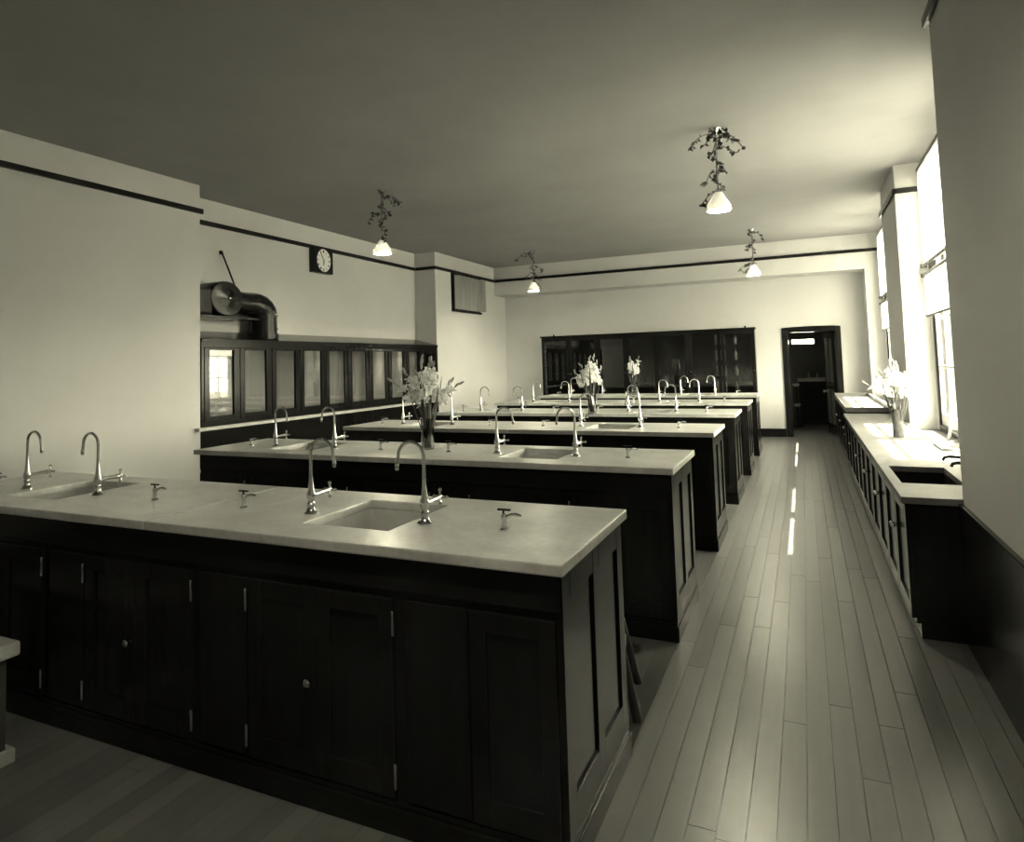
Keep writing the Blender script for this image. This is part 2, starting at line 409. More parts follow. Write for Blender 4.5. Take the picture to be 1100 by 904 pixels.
# roller shades: per bay half an upper shade pulled up from the middle and a lower one pulled part way down
def shade(y0, y1, z0, z1, roller_z, name, label, x=1.205):
    root = thing('roller_shade', label, 'shade', (x, (y0+y1)/2, z0), 'roller shades at the windows'); h = (y1-y0)/2; hh = z1-z0
    fab = MB(); n = 14
    for i in range(n+1):
        t = i/n; wv = .004*math.sin(t*21)+.003*math.sin(t*9+1)
        fab.v += [(wv, -h+.02+t*(2*h-.04), 0), (wv*.4, -h+.02+t*(2*h-.04), hh)]
    for i in range(n): fab.f.append((2*i, 2*i+2, 2*i+3, 2*i+1))
    fab.build('fabric', 'shade_fabric', root, smooth=True)
    zz = roller_z-z0
    MB().lathe([(.018, -h), (.018, h)], (0, 0, zz), 12, 'Y').build('roller', 'dark_wood_grain_x', root, smooth=True)
    other = hh if abs(zz) < .1 else 0
    MB().box(-.006, .006, -h+.02, h-.02, other-.012, other+.012).build('batten', 'trim_wood', root)
    for yy in (-h-.008, h): MB().box(-.02, .04, yy, yy+.008, zz-.02, zz+.02).build('bracket', 'black_iron', root)
for (lbl, (y0, y1)) in (('near half of the near window', (5.74, 7.13)), ('far half of the near window', (7.29, 8.69)),
                        ('near half of the far window', (10.33, 11.67)), ('far half of the far window', (11.84, 13.18))):
    shade(y0, y1, 2.415, 3.46, 2.425, 'upper', 'long translucent upper roller shade, '+lbl)
    shade(y0, y1, 1.885, 2.32, 2.322, 'lower', 'short lower roller shade, '+lbl)

# ------------------------------------------------------------------ laboratory benches
XE, XL, Y1, D, S, H, TH = -.6576, -4.195, 1.916, .8036, 1.8696, .92, .0356
BODY_R, BODY_L = -.680, -4.165
ROWS = ['front bench nearest the camera', 'second bench from the front', 'third bench from the front',
        'fourth bench from the front', 'fifth bench from the front', 'farthest bench']
SINKS = ((-3.62, -3.235), (-1.757, -1.372)); SY0, SY1 = .19, .65
def panel_door(root, x0, x1, z0, z1, y, hinge, knob, knob_z=.43, name='door'):
    """frame-and-panel door facing -Y"""
    st = .055; t = .02
    f = MB().box(x0, x0+st, y-t, y, z0, z1).box(x1-st, x1, y-t, y, z0, z1).box(x0+st, x1-st, y-t, y, z0, z0+.08).box(x0+st, x1-st, y-t, y, z1-.06, z1)
    d = f.build(name, 'dark_wood', root, bevel=.003)
    MB().box(x0+st-.004, x1-st+.004, y-.008, y-.001, z0+.076, z1-.056).build('panel', 'dark_wood', d)
    if hinge:
        hx = x0-.006 if hinge < 0 else x1+.006
        for hz in (z0+.075, z1-.075):
            MB().lathe([(.0045, -.04), (.0055, -.036), (.0055, .036), (.0045, .04)], (hx, y-t-.004, hz), 8).build('hinge', 'nickel', d, smooth=True)
    if knob:
        kx = x1-.022 if knob > 0 else x0+.022
        MB().lathe([(.006, 0), (.005, -.012), (.013, -.018), (.015, -.026), (.009, -.032)], (kx, y-t, knob_z), 10, 'Y').build('knob', 'nickel', d, smooth=True)
    return d
def fixed_panel(root, x0, x1, z0, z1, y):
    MB().box(x0, x1, y-.016, y, z0, z1).build('front_panel', 'dark_wood', root, bevel=.003)
def make_bench():
    root = thing('lab_bench', '', 'lab bench', (0, Y1, 0), 'laboratory benches in rows')
    fy = .045
    c = MB().box(BODY_L, BODY_R, fy, fy+.022, .10, H-TH).box(BODY_L, BODY_R, D-.055, D-.033, .10, H-TH)
    c.box(BODY_L, BODY_L+.022, fy+.022, D-.055, .10, H-TH).box(BODY_R-.022, BODY_R-.006, fy+.022, D-.055, .10, H-TH)
    c.box(BODY_L+.022, BODY_R-.022, fy+.022, D-.055, .10, .12)
    c.build('carcass', 'dark_wood', root)
    pl = MB().box(BODY_L-.012, BODY_R+.012, .025, D-.02, 0, .085).build('plinth', 'dark_wood_grain_x', root, bevel=.006)
    MB().box(BODY_L-.006, BODY_R+.006, .033, D-.028, .085, .105).build('moulding', 'dark_wood_grain_x', pl, bevel=.004)
    # stone top in two lengths with sink openings
    for (a, b, (s0, s1)) in ((XL, -2.402, SINKS[0]), (-2.398, XE, SINKS[1])):
        MB().slab([a, s0, s1, b], [0, SY0, SY1, D], {(1, 1)}, H-TH, H).build('countertop', 'stone', root, bevel=.005)
    for (s0, s1) in SINKS:
        bz = .70; k = .022
        bs = MB().box(s0-k, s0, SY0-k, SY1+k, bz, H-TH-.001).box(s1, s1+k, SY0-k, SY1+k, bz, H-TH-.001)
        bs.box(s0, s1, SY0-k, SY0, bz, H-TH-.001).box(s0, s1, SY1, SY1+k, bz, H-TH-.001).box(s0-k, s1+k, SY0-k, SY1+k, bz-k, bz)
        o = bs.build('basin', 'stone_basin', root)
        MB().lathe([(.03, 0), (.03, .004), (.02, .006)], ((s0+s1)/2, SY0+.12, bz), 12).build('drain', 'lead_drain', o, smooth=True)
    # fronts: door pairs and fixed panels as a module repeated along the bench
    z0, z1 = .115, .745; y = fy
    MB().box(BODY_L, BODY_R, fy-.012, fy, .77, H-TH).build('top_rail', 'dark_wood_grain_x', root, bevel=.003)
    for k in range(3):
        o = -1.216-.911*k
        e = o-.911
        p0 = max(e, BODY_L)
        fixed_panel(root, p0+.006, e+.235, z0, z1, y)
        panel_door(root, e+.248, e+.557, z0, z1, y, -1, 1)
        panel_door(root, e+.561, e+.870, z0, z1, y, 1, 0)
    fixed_panel(root, -1.21, -.985, z0, z1, y); panel_door(root, -.975, -.695, z0, z1, y, 0, 0)
    fixed_panel(root, BODY_L+.004, -3.955, z0, z1, y)
    # right end: frame with two sunk panels
    xe = BODY_R; ef = MB(); a0, a1 = fy, D-.033; mid = (a0+a1)/2
    for (p, q) in ((a0, a0+.075), (mid-.035, mid+.035), (a1-.075, a1)): ef.box(xe-.006, xe+.004, p, q, .105, H-TH)
    for (p, q) in ((a0+.075, mid-.035), (mid+.035, a1-.075)):
        ef.box(xe-.006, xe+.004, p, q, .105, .215); ef.box(xe-.006, xe+.004, p, q, H-TH-.09, H-TH)
    ef.build('end_frame', 'dark_wood', root, bevel=.002)
    for (p, q) in ((a0+.075, mid-.035), (mid+.035, a1-.075)):
        MB().box(xe-.012, xe-.005, p-.002, q+.002, .213, H-TH-.088).build('end_panel', 'dark_wood', root)
    return root
LAB = ['dark panelled lab bench with pale stone top nearest the camera', 'dark lab bench with a flower vase, second from the front',
       'dark lab bench with stone top, third from the front', 'dark lab bench with a flower vase, fourth from the front',
       'dark lab bench with stone top, fifth from the front', 'dark lab bench with a flower vase, farthest of the six']
bench0 = make_bench()
for k in range(6):
    b = bench0 if k == 0 else copy_tree(bench0)
    b.location = (0, Y1+k*S, 0); b['label'] = LAB[k]

# ------------------------------------------------------------------ gooseneck faucets and gas taps
def make_faucet(side):
    """spout bends towards side (+1 = +X); origin at the foot"""
    root = thing('gooseneck_faucet', '', 'faucet', (0, 0, 0), 'gooseneck faucets on the benches')
    MB().lathe([(.030, 0), (.030, .004), (.022, .010), (.016, .020), (.014, .034), (.017, .040), (.013, .047), (.013, .058), (.018, .064), (.019, .080), (.016, .088)], n=14).build('base', 'nickel', root, smooth=True)
    MB().lathe([(.0145, .087), (.0115, .11), (.0085, .135), (.0075, .16), (.0075, .175)], n=12).build('column', 'nickel', root, smooth=True)
    R = .056
    pts = [Vector((0, 0, .17)), Vector((0, 0, .21)), Vector((0, 0, .243))]
    pts += [Vector((side*(R-R*math.cos(a)), 0, .243+R*math.sin(a))) for a in [PI*i/12 for i in range(1, 13)]]
    pts += [Vector((side*(2*R+.004), 0, .215)), Vector((side*(2*R+.007), 0, .196))]
    sp = MB().tube(pts, .0068, 8).build('spout', 'nickel', root, smooth=True)
    e = pts[-1]
    MB().lathe([(.0080, .018), (.0088, .014), (.0082, 0), (.006, -.006)], (e.x-side*.001, 0, e.z), 10).build('nozzle', 'nickel', sp, smooth=True)
    MB().tube([(0, .012, .072), (0, .05, .073), (0, .10, .074)], [.008, .0075, .010], 8).build('valve_arm', 'nickel', root, smooth=True)
    h = MB().tube([(0, .10, .074), (0, .128, .074)], [.012, .009], 8)
    h.tube([(0, .122, .046), (0, .122, .104)], .0048, 6).tube([(-.028, .122, .074), (.028, .122, .074)], .0048, 6)
    for (dx, dz) in ((0, .028), (0, -.028), (.028, 0), (-.028, 0)): h.lathe([(.002, -.007), (.0075, -.003), (.0075, .003), (.002, .007)], (dx, .122, .075+dz), 8)
    h.build('cross_handle', 'nickel', root, smooth=True)
    return root
def make_gas():
    root = thing('gas_tap', '', 'gas tap', (0, 0, 0), 'gas taps on the benches')
    MB().lathe([(.017, 0), (.017, .004), (.009, .010), (.008, .035), (.011, .040), (.011, .052), (.006, .058)], n=12).build('base', 'nickel', root, smooth=True)
    MB().tube([(.006, 0, .046), (.03, .004, .056), (.045, .006, .056), (.062, .008, .052)], [.007, .0055, .006, .004], 8).build('outlet', 'nickel', root, smooth=True)
    MB().tube([(-.002, 0, .055), (-.002, 0, .070)], .004, 6).box(-.024, .024, -.005, .005, .069, .075).build('lever', 'black_iron', root)
    return root
fL, fR, gt = make_faucet(1), make_faucet(-1), make_gas()
FX = ((-3.70, 'left of the left sink', 1), (-3.14, 'right of the left sink', -1), (-1.833, 'left of the right sink', 1), (-1.302, 'right of the right sink', -1))
GX = ((-3.945, 'leftmost'), (-2.735, 'second from the left'), (-2.192, 'third from the left'), (-.978, 'rightmost'))
used = {}
for k in range(6):
    yy = Y1+k*S+(.335 if k == 0 else .345)
    for (fx, wh, sd) in FX:
        p = fL if sd > 0 else fR
        o = p if p.name not in used else copy_tree(p)
        used[p.name] = 1
        o.location = (fx, yy, H); o['label'] = 'nickel gooseneck faucet %s on the %s' % (wh, ROWS[k])
    for (gx, wh) in GX:
        o = gt if 'g' not in used else copy_tree(gt)
        used['g'] = 1
        o.location = (gx, yy-.005, H); o['label'] = 'small gas tap, %s on the %s' % (wh, ROWS[k])

# ------------------------------------------------------------------ glazed fume hood in the alcove
HX = -5.948
hood = thing('fume_hood', 'long dark wooden fume hood with a row of glazed sashes in the left alcove', 'fume hood', (HX, YN, 0))
def hb(mb, name, mat, bevel=0, parent=None, smooth=False):
    mb.v = [(a-HX, b-YN, c) for (a, b, c) in mb.v]; return mb.build(name, mat, parent or hood, bevel, smooth)
hy0, hy1 = YN+.004, YP-.004
hb(MB().box(XA+.004, HX, hy0, hy1, .0, .862), 'base_cabinet', 'dark_wood')
hb(MB().box(XA+.004, -5.885, hy0, hy1, .864, .9).box(XN+.003, -5.885, hy0-.085, hy0, .864, .9).box(XN+.003, -5.885, hy1, hy1+.07, .864, .9), 'ledge', 'ledge_stone', .004)
hb(MB().prism([(XA+.004, 1.988), (HX+.012, 1.872), (HX+.012, 1.835), (XA+.004, 1.951)], hy0, hy1), 'roof', 'dark_wood_grain_x')
hb(MB().box(XA+.004, XA+.02, hy0, hy1, .902, 1.945), 'back_panel', 'hood_interior')
hb(MB().box(XA+.02, HX-.045, hy0, hy0+.02, .902, 1.85).box(XA+.02, HX-.045, hy1-.02, hy1, .902, 1.85), 'side_panel', 'dark_wood')
hb(MB().box(HX-.04, HX, hy0, hy1, 1.775, 1.84).box(HX-.04, HX, hy0, hy1, .902, .955), 'front_rail', 'dark_wood_grain_x', .003)
PITCH = (hy1-hy0)/10.08
for k in range(10):
    a = hy0+.04+k*PITCH; b = a+PITCH
    pa, pb = a+.075, b-.095
    fr = MB().box(HX-.032, HX+.004, a+.006, pa, .957, 1.773).box(HX-.032, HX+.004, pb, b-.006, .957, 1.773)
    fr.box(HX-.032, HX+.004, pa, pb, .957, 1.012).box(HX-.032, HX+.004, pa, pb, 1.748, 1.773)
    s_ = hb(fr, 'sash', 'dark_wood', .004)
    hb(MB().box(HX-.018, HX-.014, pa-.005, pb+.005, 1.008, 1.752), 'pane', 'cabinet_glass', parent=s_)
for yy in (hy0+.018, hy1-.018): hb(MB().box(HX-.034, HX+.002, yy-.016, yy+.016, .956, 1.774), 'end_stile', 'dark_wood')

# exhaust duct with blower on its shelf
du = thing('exhaust_duct', 'black sheet-metal exhaust pipe with elbow rising from the hood to a drum blower', 'duct', (-6.17, 6.68, 1.93))
def db(mb, name, mat='duct_iron', parent=None, smooth=True, bevel=0):
    mb.v = [(a+6.17, b-6.68, c-1.93) for (a, b, c) in mb.v]; return mb.build(name, mat, parent or du, bevel, smooth)
cx_, cy_ = -6.165, 6.675; R = .175
db(MB().lathe([(R, 1.895), (R, 2.20)], (cx_, cy_, 0), 24), 'riser_pipe')
db(MB().lathe([(R+.008, 2.02), (R+.008, 2.035)], (cx_, cy_, 0), 24), 'seam_band')
db(MB().lathe([(R+.008, 2.185), (R+.008, 2.20)], (cx_, cy_, 0), 24), 'seam_band')
db(MB().lathe([(R+.02, 1.985), (R+.02, 1.93)], (cx_, cy_, -.02), 24), 'collar')
el = []
for i in range(6):
    a = (PI/2)*i/5; el.append(Vector((cx_, cy_-.19+.19*math.cos(a), 2.20+.13*math.sin(a))))
db(MB().tube(el, [R, R, R*.97, R*.93, R*.88, R*.84], 20), 'elbow', smooth=False)
db(MB().tube([(cx_, 6.485, 2.33), (cx_, 6.30, 2.335), (cx_, 6.06, 2.345)], [.147, .137, .140], 20), 'neck_pipe')
drum = MB().lathe([(.10, -.19), (.195, -.175), (.205, -.16), (.205, .135), (.195, .15), (.10, .155), (.04, .175)], (-6.165, 5.98, 2.352), 28, 'X')
drum.v = [(a, 5.93+(b-5.98)*1.25, c) for (a, b, c) in drum.v]
db(drum, 'blower_drum')
db(MB().lathe([(.02, .17), (.02, .19), (.008, .2)], (-6.165, 5.93, 2.352), 10, 'X'), 'hub', 'nickel')
db(MB().box(-6.36, -6.02, 5.50, 5.72, 2.148, 2.46), 'motor_box', 'black_iron', smooth=False, bevel=.03)
tag(MB().box(XA, -5.985, YN+.005, 6.42, 2.118, 2.146).build('blower_shelf', 'dark_wood_grain_x', bevel=.004), 'dark board shelf carrying the blower above the hood', 'shelf')
tag(MB().tube([(XA+.001, 6.19, 2.965), (XA+.03, 6.19, 2.955), (-6.17, 6.22, 2.50)], .011, 8).lathe([(.028, 0), (.028, .012), (.016, .03)], (XA+.001, 6.19, 2.965), 10, 'X').build('stay_rod', 'black_iron', smooth=True), 'thin black stay rod slanting from wall to exhaust pipe', 'rod')

# ------------------------------------------------------------------ wall clock
CKX = -6.30; ck = thing('wall_clock', 'square black wall clock with round white dial under the picture rail', 'clock', (XA, 8.093, 3.095))
def cb(mb, name, mat, smooth=False, bevel=0, parent=None):
    return mb.build(name, mat, parent or ck, bevel, smooth)
cb(MB().box(.001, .088, -.225, .225, -.185, .185), 'case', 'black_iron', bevel=.006)
dial = cb(MB().lathe([(.168, .086), (.168, .092)], (0, -.005, 0), 40, 'X'), 'dial', 'dial_white')
cb(MB().lathe([(.168, .086), (.168, .104), (.180, .104), (.180, .086)], (0, -.005, 0), 40, 'X', close=True), 'bezel', 'black_iron')
for i in range(12):
    a = 2*PI*i/12
    mm = Matrix.Translation((.0935, -.005+.135*math.sin(a), .135*math.cos(a))) @ Matrix.Rotation(-a, 4, 'X')
    wbar = {0: 3, 1: 1, 2: 2, 3: 3, 4: 2, 5: 1, 6: 2, 7: 3, 8: 3, 9: 2, 10: 1, 11: 2}[i]
    h = MB()
    for q in range(wbar): h.obox(mm @ Matrix.Translation((0, (q-(wbar-1)/2)*.011, 0)), .003, .0065, .034)
    h.build('numeral', 'ink_black', dial)
for (ang, ln, wd) in ((-33, .125, .010), (-178, .07, .014)):
    a = math.radians(ang); mm = Matrix.Translation((.097, -.005, 0)) @ Matrix.Rotation(-a, 4, 'X') @ Matrix.Translation((0, 0, ln*.42))
    MB().obox(mm, .003, wd, ln*1.16).build('hand', 'ink_black', dial)

# ------------------------------------------------------------------ wall ventilator with vertical vanes
vt = thing('wall_ventilator', 'dark framed wall ventilator with pale upright vanes below the picture rail', 'ventilator', (XN, 12.15, 2.52))
MB().box(.001, .012, -.66, .60, 0, .74).build('backing', 'ink_black', vt)
f = MB().box(.001, .05, -.66, -.60, 0, .74).box(.001, .05, -.60, .60, 0, .045).box(.001, .05, -.60, .60, .705, .74)
f.build('frame', 'dark_wood', vt, bevel=.004)
for i in range(7):
    yv = -.52+i*.185
    v = MB(); n = 6
    for j in range(n+1):
        t = j/n; yy = yv-.085+.185*t; xx = .03+.085*math.sin(t*PI*.62)
        v.v += [(xx, yy, .055), (xx, yy, .70), (xx-.008, yy+.002, .70), (xx-.008, yy+.002, .055)]
    for j in range(n):
        for q in range(4): v.f.append((4*j+q, 4*j+(q+1) % 4, 4*j+4+(q+1) % 4, 4*j+4+q))
    v.f += [(0, 1, 2, 3), (4*n+3, 4*n+2, 4*n+1, 4*n)]
    v.build('vane', 'louver_paint', vt, smooth=True)

# ------------------------------------------------------------------ glazed bookcase on the far wall
bcx0, bcx1, bcy, bcz = -5.02, -.80, 13.79, 2.057
bc = thing('glazed_cabinet', 'long dark glazed cabinet covering the far wall behind the benches', 'cabinet', ((bcx0+bcx1)/2, (bcy+YW-.03)/2, 0))
def bb(mb, name, mat, bevel=0, parent=None):
    o = bc.location; mb.v = [(a-(bcx0+bcx1)/2, b-(bcy+YW-.03)/2, c) for (a, b, c) in mb.v]; return mb.build(name, mat, parent or bc, bevel)
BY1 = YW-.027
bb(MB().box(bcx0, bcx0+.03, bcy+.025, BY1, 0, 2.02).box(bcx1-.03, bcx1, bcy+.025, BY1, 0, 2.02).box(bcx0+.03, bcx1-.03, BY1-.02, BY1, 0, 2.02).box(bcx0+.03, bcx1-.03, bcy+.025, BY1-.02, 0, .12), 'case', 'dark_wood')
bb(MB().box(bcx0-.02, bcx1+.02, bcy-.012, BY1, 2.02, bcz), 'cornice', 'dark_wood_grain_x', .006)
bb(MB().box(bcx0, bcx1, bcy, bcy+.025, 0, .12), 'plinth', 'dark_wood_grain_x')
nd = 7; dw = (bcx1-bcx0)/nd
for (zz) in (.82, 1.13, 1.43, 1.73): bb(MB().box(bcx0+.03, bcx1-.03, bcy+.05, BY1-.02, zz, zz+.022), 'shelf', 'dark_wood_grain_x')
for k in range(nd):
    a = bcx0+k*dw; b = a+dw
    for (z0, z1, gl) in ((.70, 2.015, True), (.125, .695, False)):
        fr = MB().box(a+.004, a+.065, bcy, bcy+.024, z0, z1).box(b-.065, b-.004, bcy, bcy+.024, z0, z1).box(a+.065, b-.065, bcy, bcy+.024, z0, z0+.07).box(a+.065, b-.065, bcy, bcy+.024, z1-.07, z1)
        d = bb(fr, 'door', 'dark_wood', .003)
        bb(MB().box(a+.06, b-.06, bcy+.008, bcy+.013, z0+.065, z1-.065), 'pane' if gl else 'panel', 'cabinet_glass' if gl else 'dark_wood', parent=d)
        kx = b-.03 if k % 2 == 0 else a+.03
        o = bb(MB().lathe([(.006, 0), (.012, -.014), (.008, -.024)], (kx, bcy, 1.25 if gl else .5), 10, 'Y'), 'knob', 'nickel', parent=d)
for kx in (-4.75, -.96): bb(MB().lathe([(.012, bcz), (.02, bcz+.015), (.008, bcz+.035)], (kx, bcy+.05, 0), 10), 'finial', 'dark_wood')
# glassware and boxes behind the panes (dim shapes in the two right-hand bays)
rb = random.Random(8); SHELFW = ['lowest', 'second', 'third', 'top']
for si, zz in enumerate((.842, 1.152, 1.452, 1.752)):
    tag(MB().box(-1.52, -1.345, bcy+.07, bcy+.19, zz, zz+.20).build('specimen_box', 'grey_paint', bevel=.004), 'grey box behind glass on the %s shelf of the far cabinet' % SHELFW[si], 'box', 'boxes in the far cabinet')
    tag(MB().lathe([(.035, 0), (.038, .01), (.038, .13), (.018, .16), (.018, .20)], (-1.16, bcy+.13, zz), 12).build('reagent_bottle', 'bottle_dark', smooth=True), 'bottle behind glass on the %s shelf of the far cabinet' % SHELFW[si], 'bottle', 'bottles in the far cabinet')

# ------------------------------------------------------------------ doorway and the room beyond
dr = bpy.data.objects.new('door_1', None); COL.objects.link(dr); dr.location = (.145, YW, 0); struct(dr, 'open dark doorway with slightly arched head in the far wall')
def dd(mb, name, mat, bevel=0, parent=None, smooth=False):
    mb.v = [(a-.145, b-YW, c) for (a, b, c) in mb.v]; return mb.build(name, mat, parent or dr, bevel, smooth)
dd(MB().box(-.345, DX0, YW-.03, YW, 0, 1.955), 'casing', 'dark_wood', .004)
dd(MB().box(DX1, .635, YW-.03, YW, 0, 1.955), 'casing', 'dark_wood', .004)
head = [(-.345, 1.955), (.635, 1.955)] + [(.145+.49*math.cos(a), 2.018+.022*math.sin(a)) for a in [PI*i/10 for i in range(11)]]
dd(MB().prism(head, YW-.032, YW), 'head_casing', 'dark_wood')
dd(MB().box(DX0, DX0+.02, YW, 14.28, 0, DZ-.02).box(DX1-.02, DX1, YW, 14.28, 0, DZ-.02).box(DX0, DX1, YW, 14.28, DZ-.02, DZ), 'jamb', 'dark_wood')
hinge = Vector((.522, 14.285, 0)); ang = math.radians(80)
lf = bpy.data.objects.new('door_leaf', None)
mleaf = MB().box(-.76, 0, -.02, .02, .012, 1.925)
o = mleaf.build('leaf', 'dark_wood', dr, bevel=.003); o.location = (hinge.x-.145, hinge.y-YW, 0); o.rotation_euler = (0, 0, -ang)
for (xa, xb, za, zb) in ((-.66, -.42, .2, .85), (-.34, -.10, .2, .85), (-.66, -.42, .98, 1.8), (-.34, -.10, .98, 1.8)):
    MB().box(xa, xb, -.026, -.018, za, zb).build('panel', 'grey_paint', o, bevel=.004)
kb = MB().lathe([(.025, -.02), (.01, -.03), (.01, -.05), (.028, -.06), (.028, -.075), (.012, -.085)], (-.70, 0, .80), 12, 'Y').build('knob', 'enamel_white', o, smooth=True)
# room beyond
q = MB().box(-1.6, -1.45, 14.28, 17.3, 0, 2.7).box(1.25, 1.4, 14.28, 17.3, 0, 2.7)
q.box(-1.6, -.22, 17.2, 17.35, 0, 2.7).box(.235, 1.4, 17.2, 17.35, 0, 2.7).box(-.22, .235, 17.2, 17.35, 0, 1.765).box(-.22, .235, 17.2, 17.35, 1.865, 2.7)
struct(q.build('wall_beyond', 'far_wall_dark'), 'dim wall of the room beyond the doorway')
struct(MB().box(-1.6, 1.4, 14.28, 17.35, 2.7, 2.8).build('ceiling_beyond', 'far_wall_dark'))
wn = bpy.data.objects.new('window_3', None); COL.objects.link(wn); wn.location = (.007, 17.27, 1.81); struct(wn, 'narrow bright transom window seen through the doorway')
MB().box(-.2275, .2275, -.03, .03, -.05, -.044).box(-.2275, .2275, -.03, .03, .044, .05).build('window_frame', 'white_paint', wn)
MB().box(-.2275, .2275, -.003, .003, -.044, .044).build('pane', 'window_glass', wn)
wc = thing('wash_counter', 'dark counter with white slab top in the room beyond the doorway', 'counter', (.35, 16.85, 0))
MB().box(-.47, .85, -.24, .34, 0, .93).build('base', 'dark_wood', wc)
MB().box(-.49, .87, -.27, .345, .932, 1.015).build('top', 'enamel_white', wc, bevel=.008)
for (xx, hgt, lbl) in ((.085, .13, 'left'), (.255, .10, 'right')):
    tag(MB().lathe([(.022, 0), (.025, .01), (.025, hgt*.6), (.01, hgt*.8), (.01, hgt)], (xx, 16.7, 1.0155), 12).build('white_bottle', 'enamel_white', smooth=True), 'small white bottle at %s on the counter beyond the doorway' % lbl, 'bottle', 'bottles on the counter beyond the doorway')
st = thing('basin_stand', 'slim dark stand holding two white bowls, seen through the doorway', 'stand', (-.17, 16.15, 0))
MB().tube([(0, 0, 0), (0, 0, .86)], .012, 8).lathe([(.11, 0), (.11, .02), (.02, .03)], n=14).build('post', 'black_iron', st)
for zz in (.42, .84): MB().lathe([(.03, 0), (.06, .02), (.075, .06), (.06, .065), (.02, .05)], (0, 0, zz), 16).build('bowl', 'enamel_white', st, smooth=True)

# ------------------------------------------------------------------ window-side counters
KX, KY0, KY1, KZ = .428, 4.30, 10.10, .741
rc = thing('window_counter', 'long low counter with pale top and dark sink under the near window', 'counter', (KX, KY0, 0))
def rb_(mb, name, mat, bevel=0, parent=None, root=rc, o=(KX, KY0), smooth=False):
    mb.v = [(a-o[0], b-o[1], c) for (a, b, c) in mb.v]; return mb.build(name, mat, parent or root, bevel, smooth)
KS = (.484, .795, 4.76, 5.445)
rb_(MB().slab([KX, KS[0], KS[1], XP-.006], [KY0, KS[2], KS[3], KY1], {(1, 1)}, KZ-.036, KZ), 'countertop', 'counter_stone', .004)
k = .02
bs = MB().box(KS[0]-k, KS[0], KS[2]-k, KS[3]+k, .45, KZ-.037).box(KS[1], KS[1]+k, KS[2]-k, KS[3]+k, .45, KZ-.037).box(KS[0], KS[1], KS[2]-k, KS[2], .45, KZ-.037).box(KS[0], KS[1], KS[3], KS[3]+k, .45, KZ-.037).box(KS[0]-k, KS[1]+k, KS[2]-k, KS[3]+k, .43, .45)
rb_(bs, 'basin', 'black_iron')
rb_(MB().box(KX+.04, KX+.06, KY0+.03, KY1, .08, KZ-.037).box(KX+.06, XP-.01, KY0+.03, KY0+.05, .08, KZ-.037).box(KX+.06, XP-.01, KY1-.02, KY1, .08, KZ-.037).box(XP-.03, XP-.01, KY0+.05, KY1-.02, .08, KZ-.037), 'carcass', 'dark_wood')
rb_(MB().box(KX+.06, XP-.01, KY0+.04, KY1, 0, .08), 'plinth', 'dark_wood')
def x_doors(y0, y1, n, z0, z1, root, o, xf):
    dw = (y1-y0)/n
    for i in range(n):
        a, b = y0+i*dw+.006, y0+(i+1)*dw-.006; s = .06; t = .02
        f = MB().box(xf-t, xf, a, a+s, z0, z1).box(xf-t, xf, b-s, b, z0, z1).box(xf-t, xf, a+s, b-s, z0, z0+.07).box(xf-t, xf, a+s, b-s, z1-.06, z1)
        d = rb_(f, 'door', 'dark_wood', .003, root, root, o)
        rb_(MB().box(xf-.008, xf-.001, a+s-.004, b-s+.004, z0+.066, z1-.056), 'panel', 'dark_wood', 0, d, root, o)
        ky = b-.03 if i % 2 == 0 else a+.03
        rb_(MB().lathe([(.006, 0), (.006, -.01), (.013, -.016), (.012, -.024), (.006, -.03)], (xf-t, ky, (z0+z1)/2+.08), 10, 'X'), 'knob', 'nickel', 0, d, root, o, True)
x_doors(KY0+.04, KY1-.01, 11, .10, KZ-.05, rc, (KX, KY0), KX+.04)
GX0, GY0, GY1, GZ = .455, 10.115, 13.515, .815
fc = thing('tray_counter', 'raised counter with shallow rimmed tray top beyond the vase near the doorway', 'counter', (GX0, GY0, 0))
go = (GX0, GY0)
rb_(MB().box(GX0, XP-.008, GY0, GY1, GZ-.06, GZ-.03), 'tray', 'counter_stone', .003, None, fc, go)
rb_(MB().box(GX0, GX0+.022, GY0+.022, GY1-.06, GZ-.03, GZ).box(GX0, XP-.008, GY0, GY0+.022, GZ-.03, GZ).box(GX0, XP-.008, GY1-.06, GY1, GZ-.03, GZ+.02).box(XP-.06, XP-.008, GY0+.022, GY1-.06, GZ-.03, GZ+.02), 'rim', 'counter_stone', .003, None, fc, go)
rb_(MB().box(GX0+.03, XP-.01, GY0+.02, GY1, 0, GZ-.061), 'carcass', 'dark_wood', 0, None, fc, go)
x_doors(GY0+.03, GY1-.02, 6, .10, GZ-.07, fc, go, GX0+.03)
# pair of dark swan taps behind the counter sink
for i, yy in enumerate((5.02, 5.30)):
    t = thing('sink_tap', 'black bent sink tap, %s to the window sill sunlight' % ('farther' if i == 0 else 'closer'), 'tap', (.93, yy, KZ), 'taps at the counter sink')
    MB().lathe([(.024, 0), (.024, .006), (.012, .014), (.012, .05)], n=10).build('base', 'black_iron', t, smooth=True)
    MB().tube([(0, 0, .045), (0, 0, .075), (-.012, 0, .088), (-.03, 0, .09), (-.13, 0, .09), (-.15, 0, .084), (-.158, 0, .066)], .009, 8).build('spout', 'black_iron', t, smooth=True)
    MB().tube([(-.02, 0, .032), (.02, 0, .032)], .006, 6).build('handle', 'black_iron', t)
pl = tag(MB().box(.925, .998, 6.35, 6.75, KZ+.0002, KZ+.018).build('register_plate', 'grey_paint', bevel=.003), 'small grey plate lying on the counter near the window', 'plate')
cd = MB().tube([(1.235, 7.86, .95), (1.225, 7.85, .86), (1.215, 7.83, .76), (1.20, 7.80, .69), (1.185, 7.75, .6835), (1.185, 7.70, .72), (1.20, 7.68, .80), (1.225, 7.69, .90)], .013, 8)
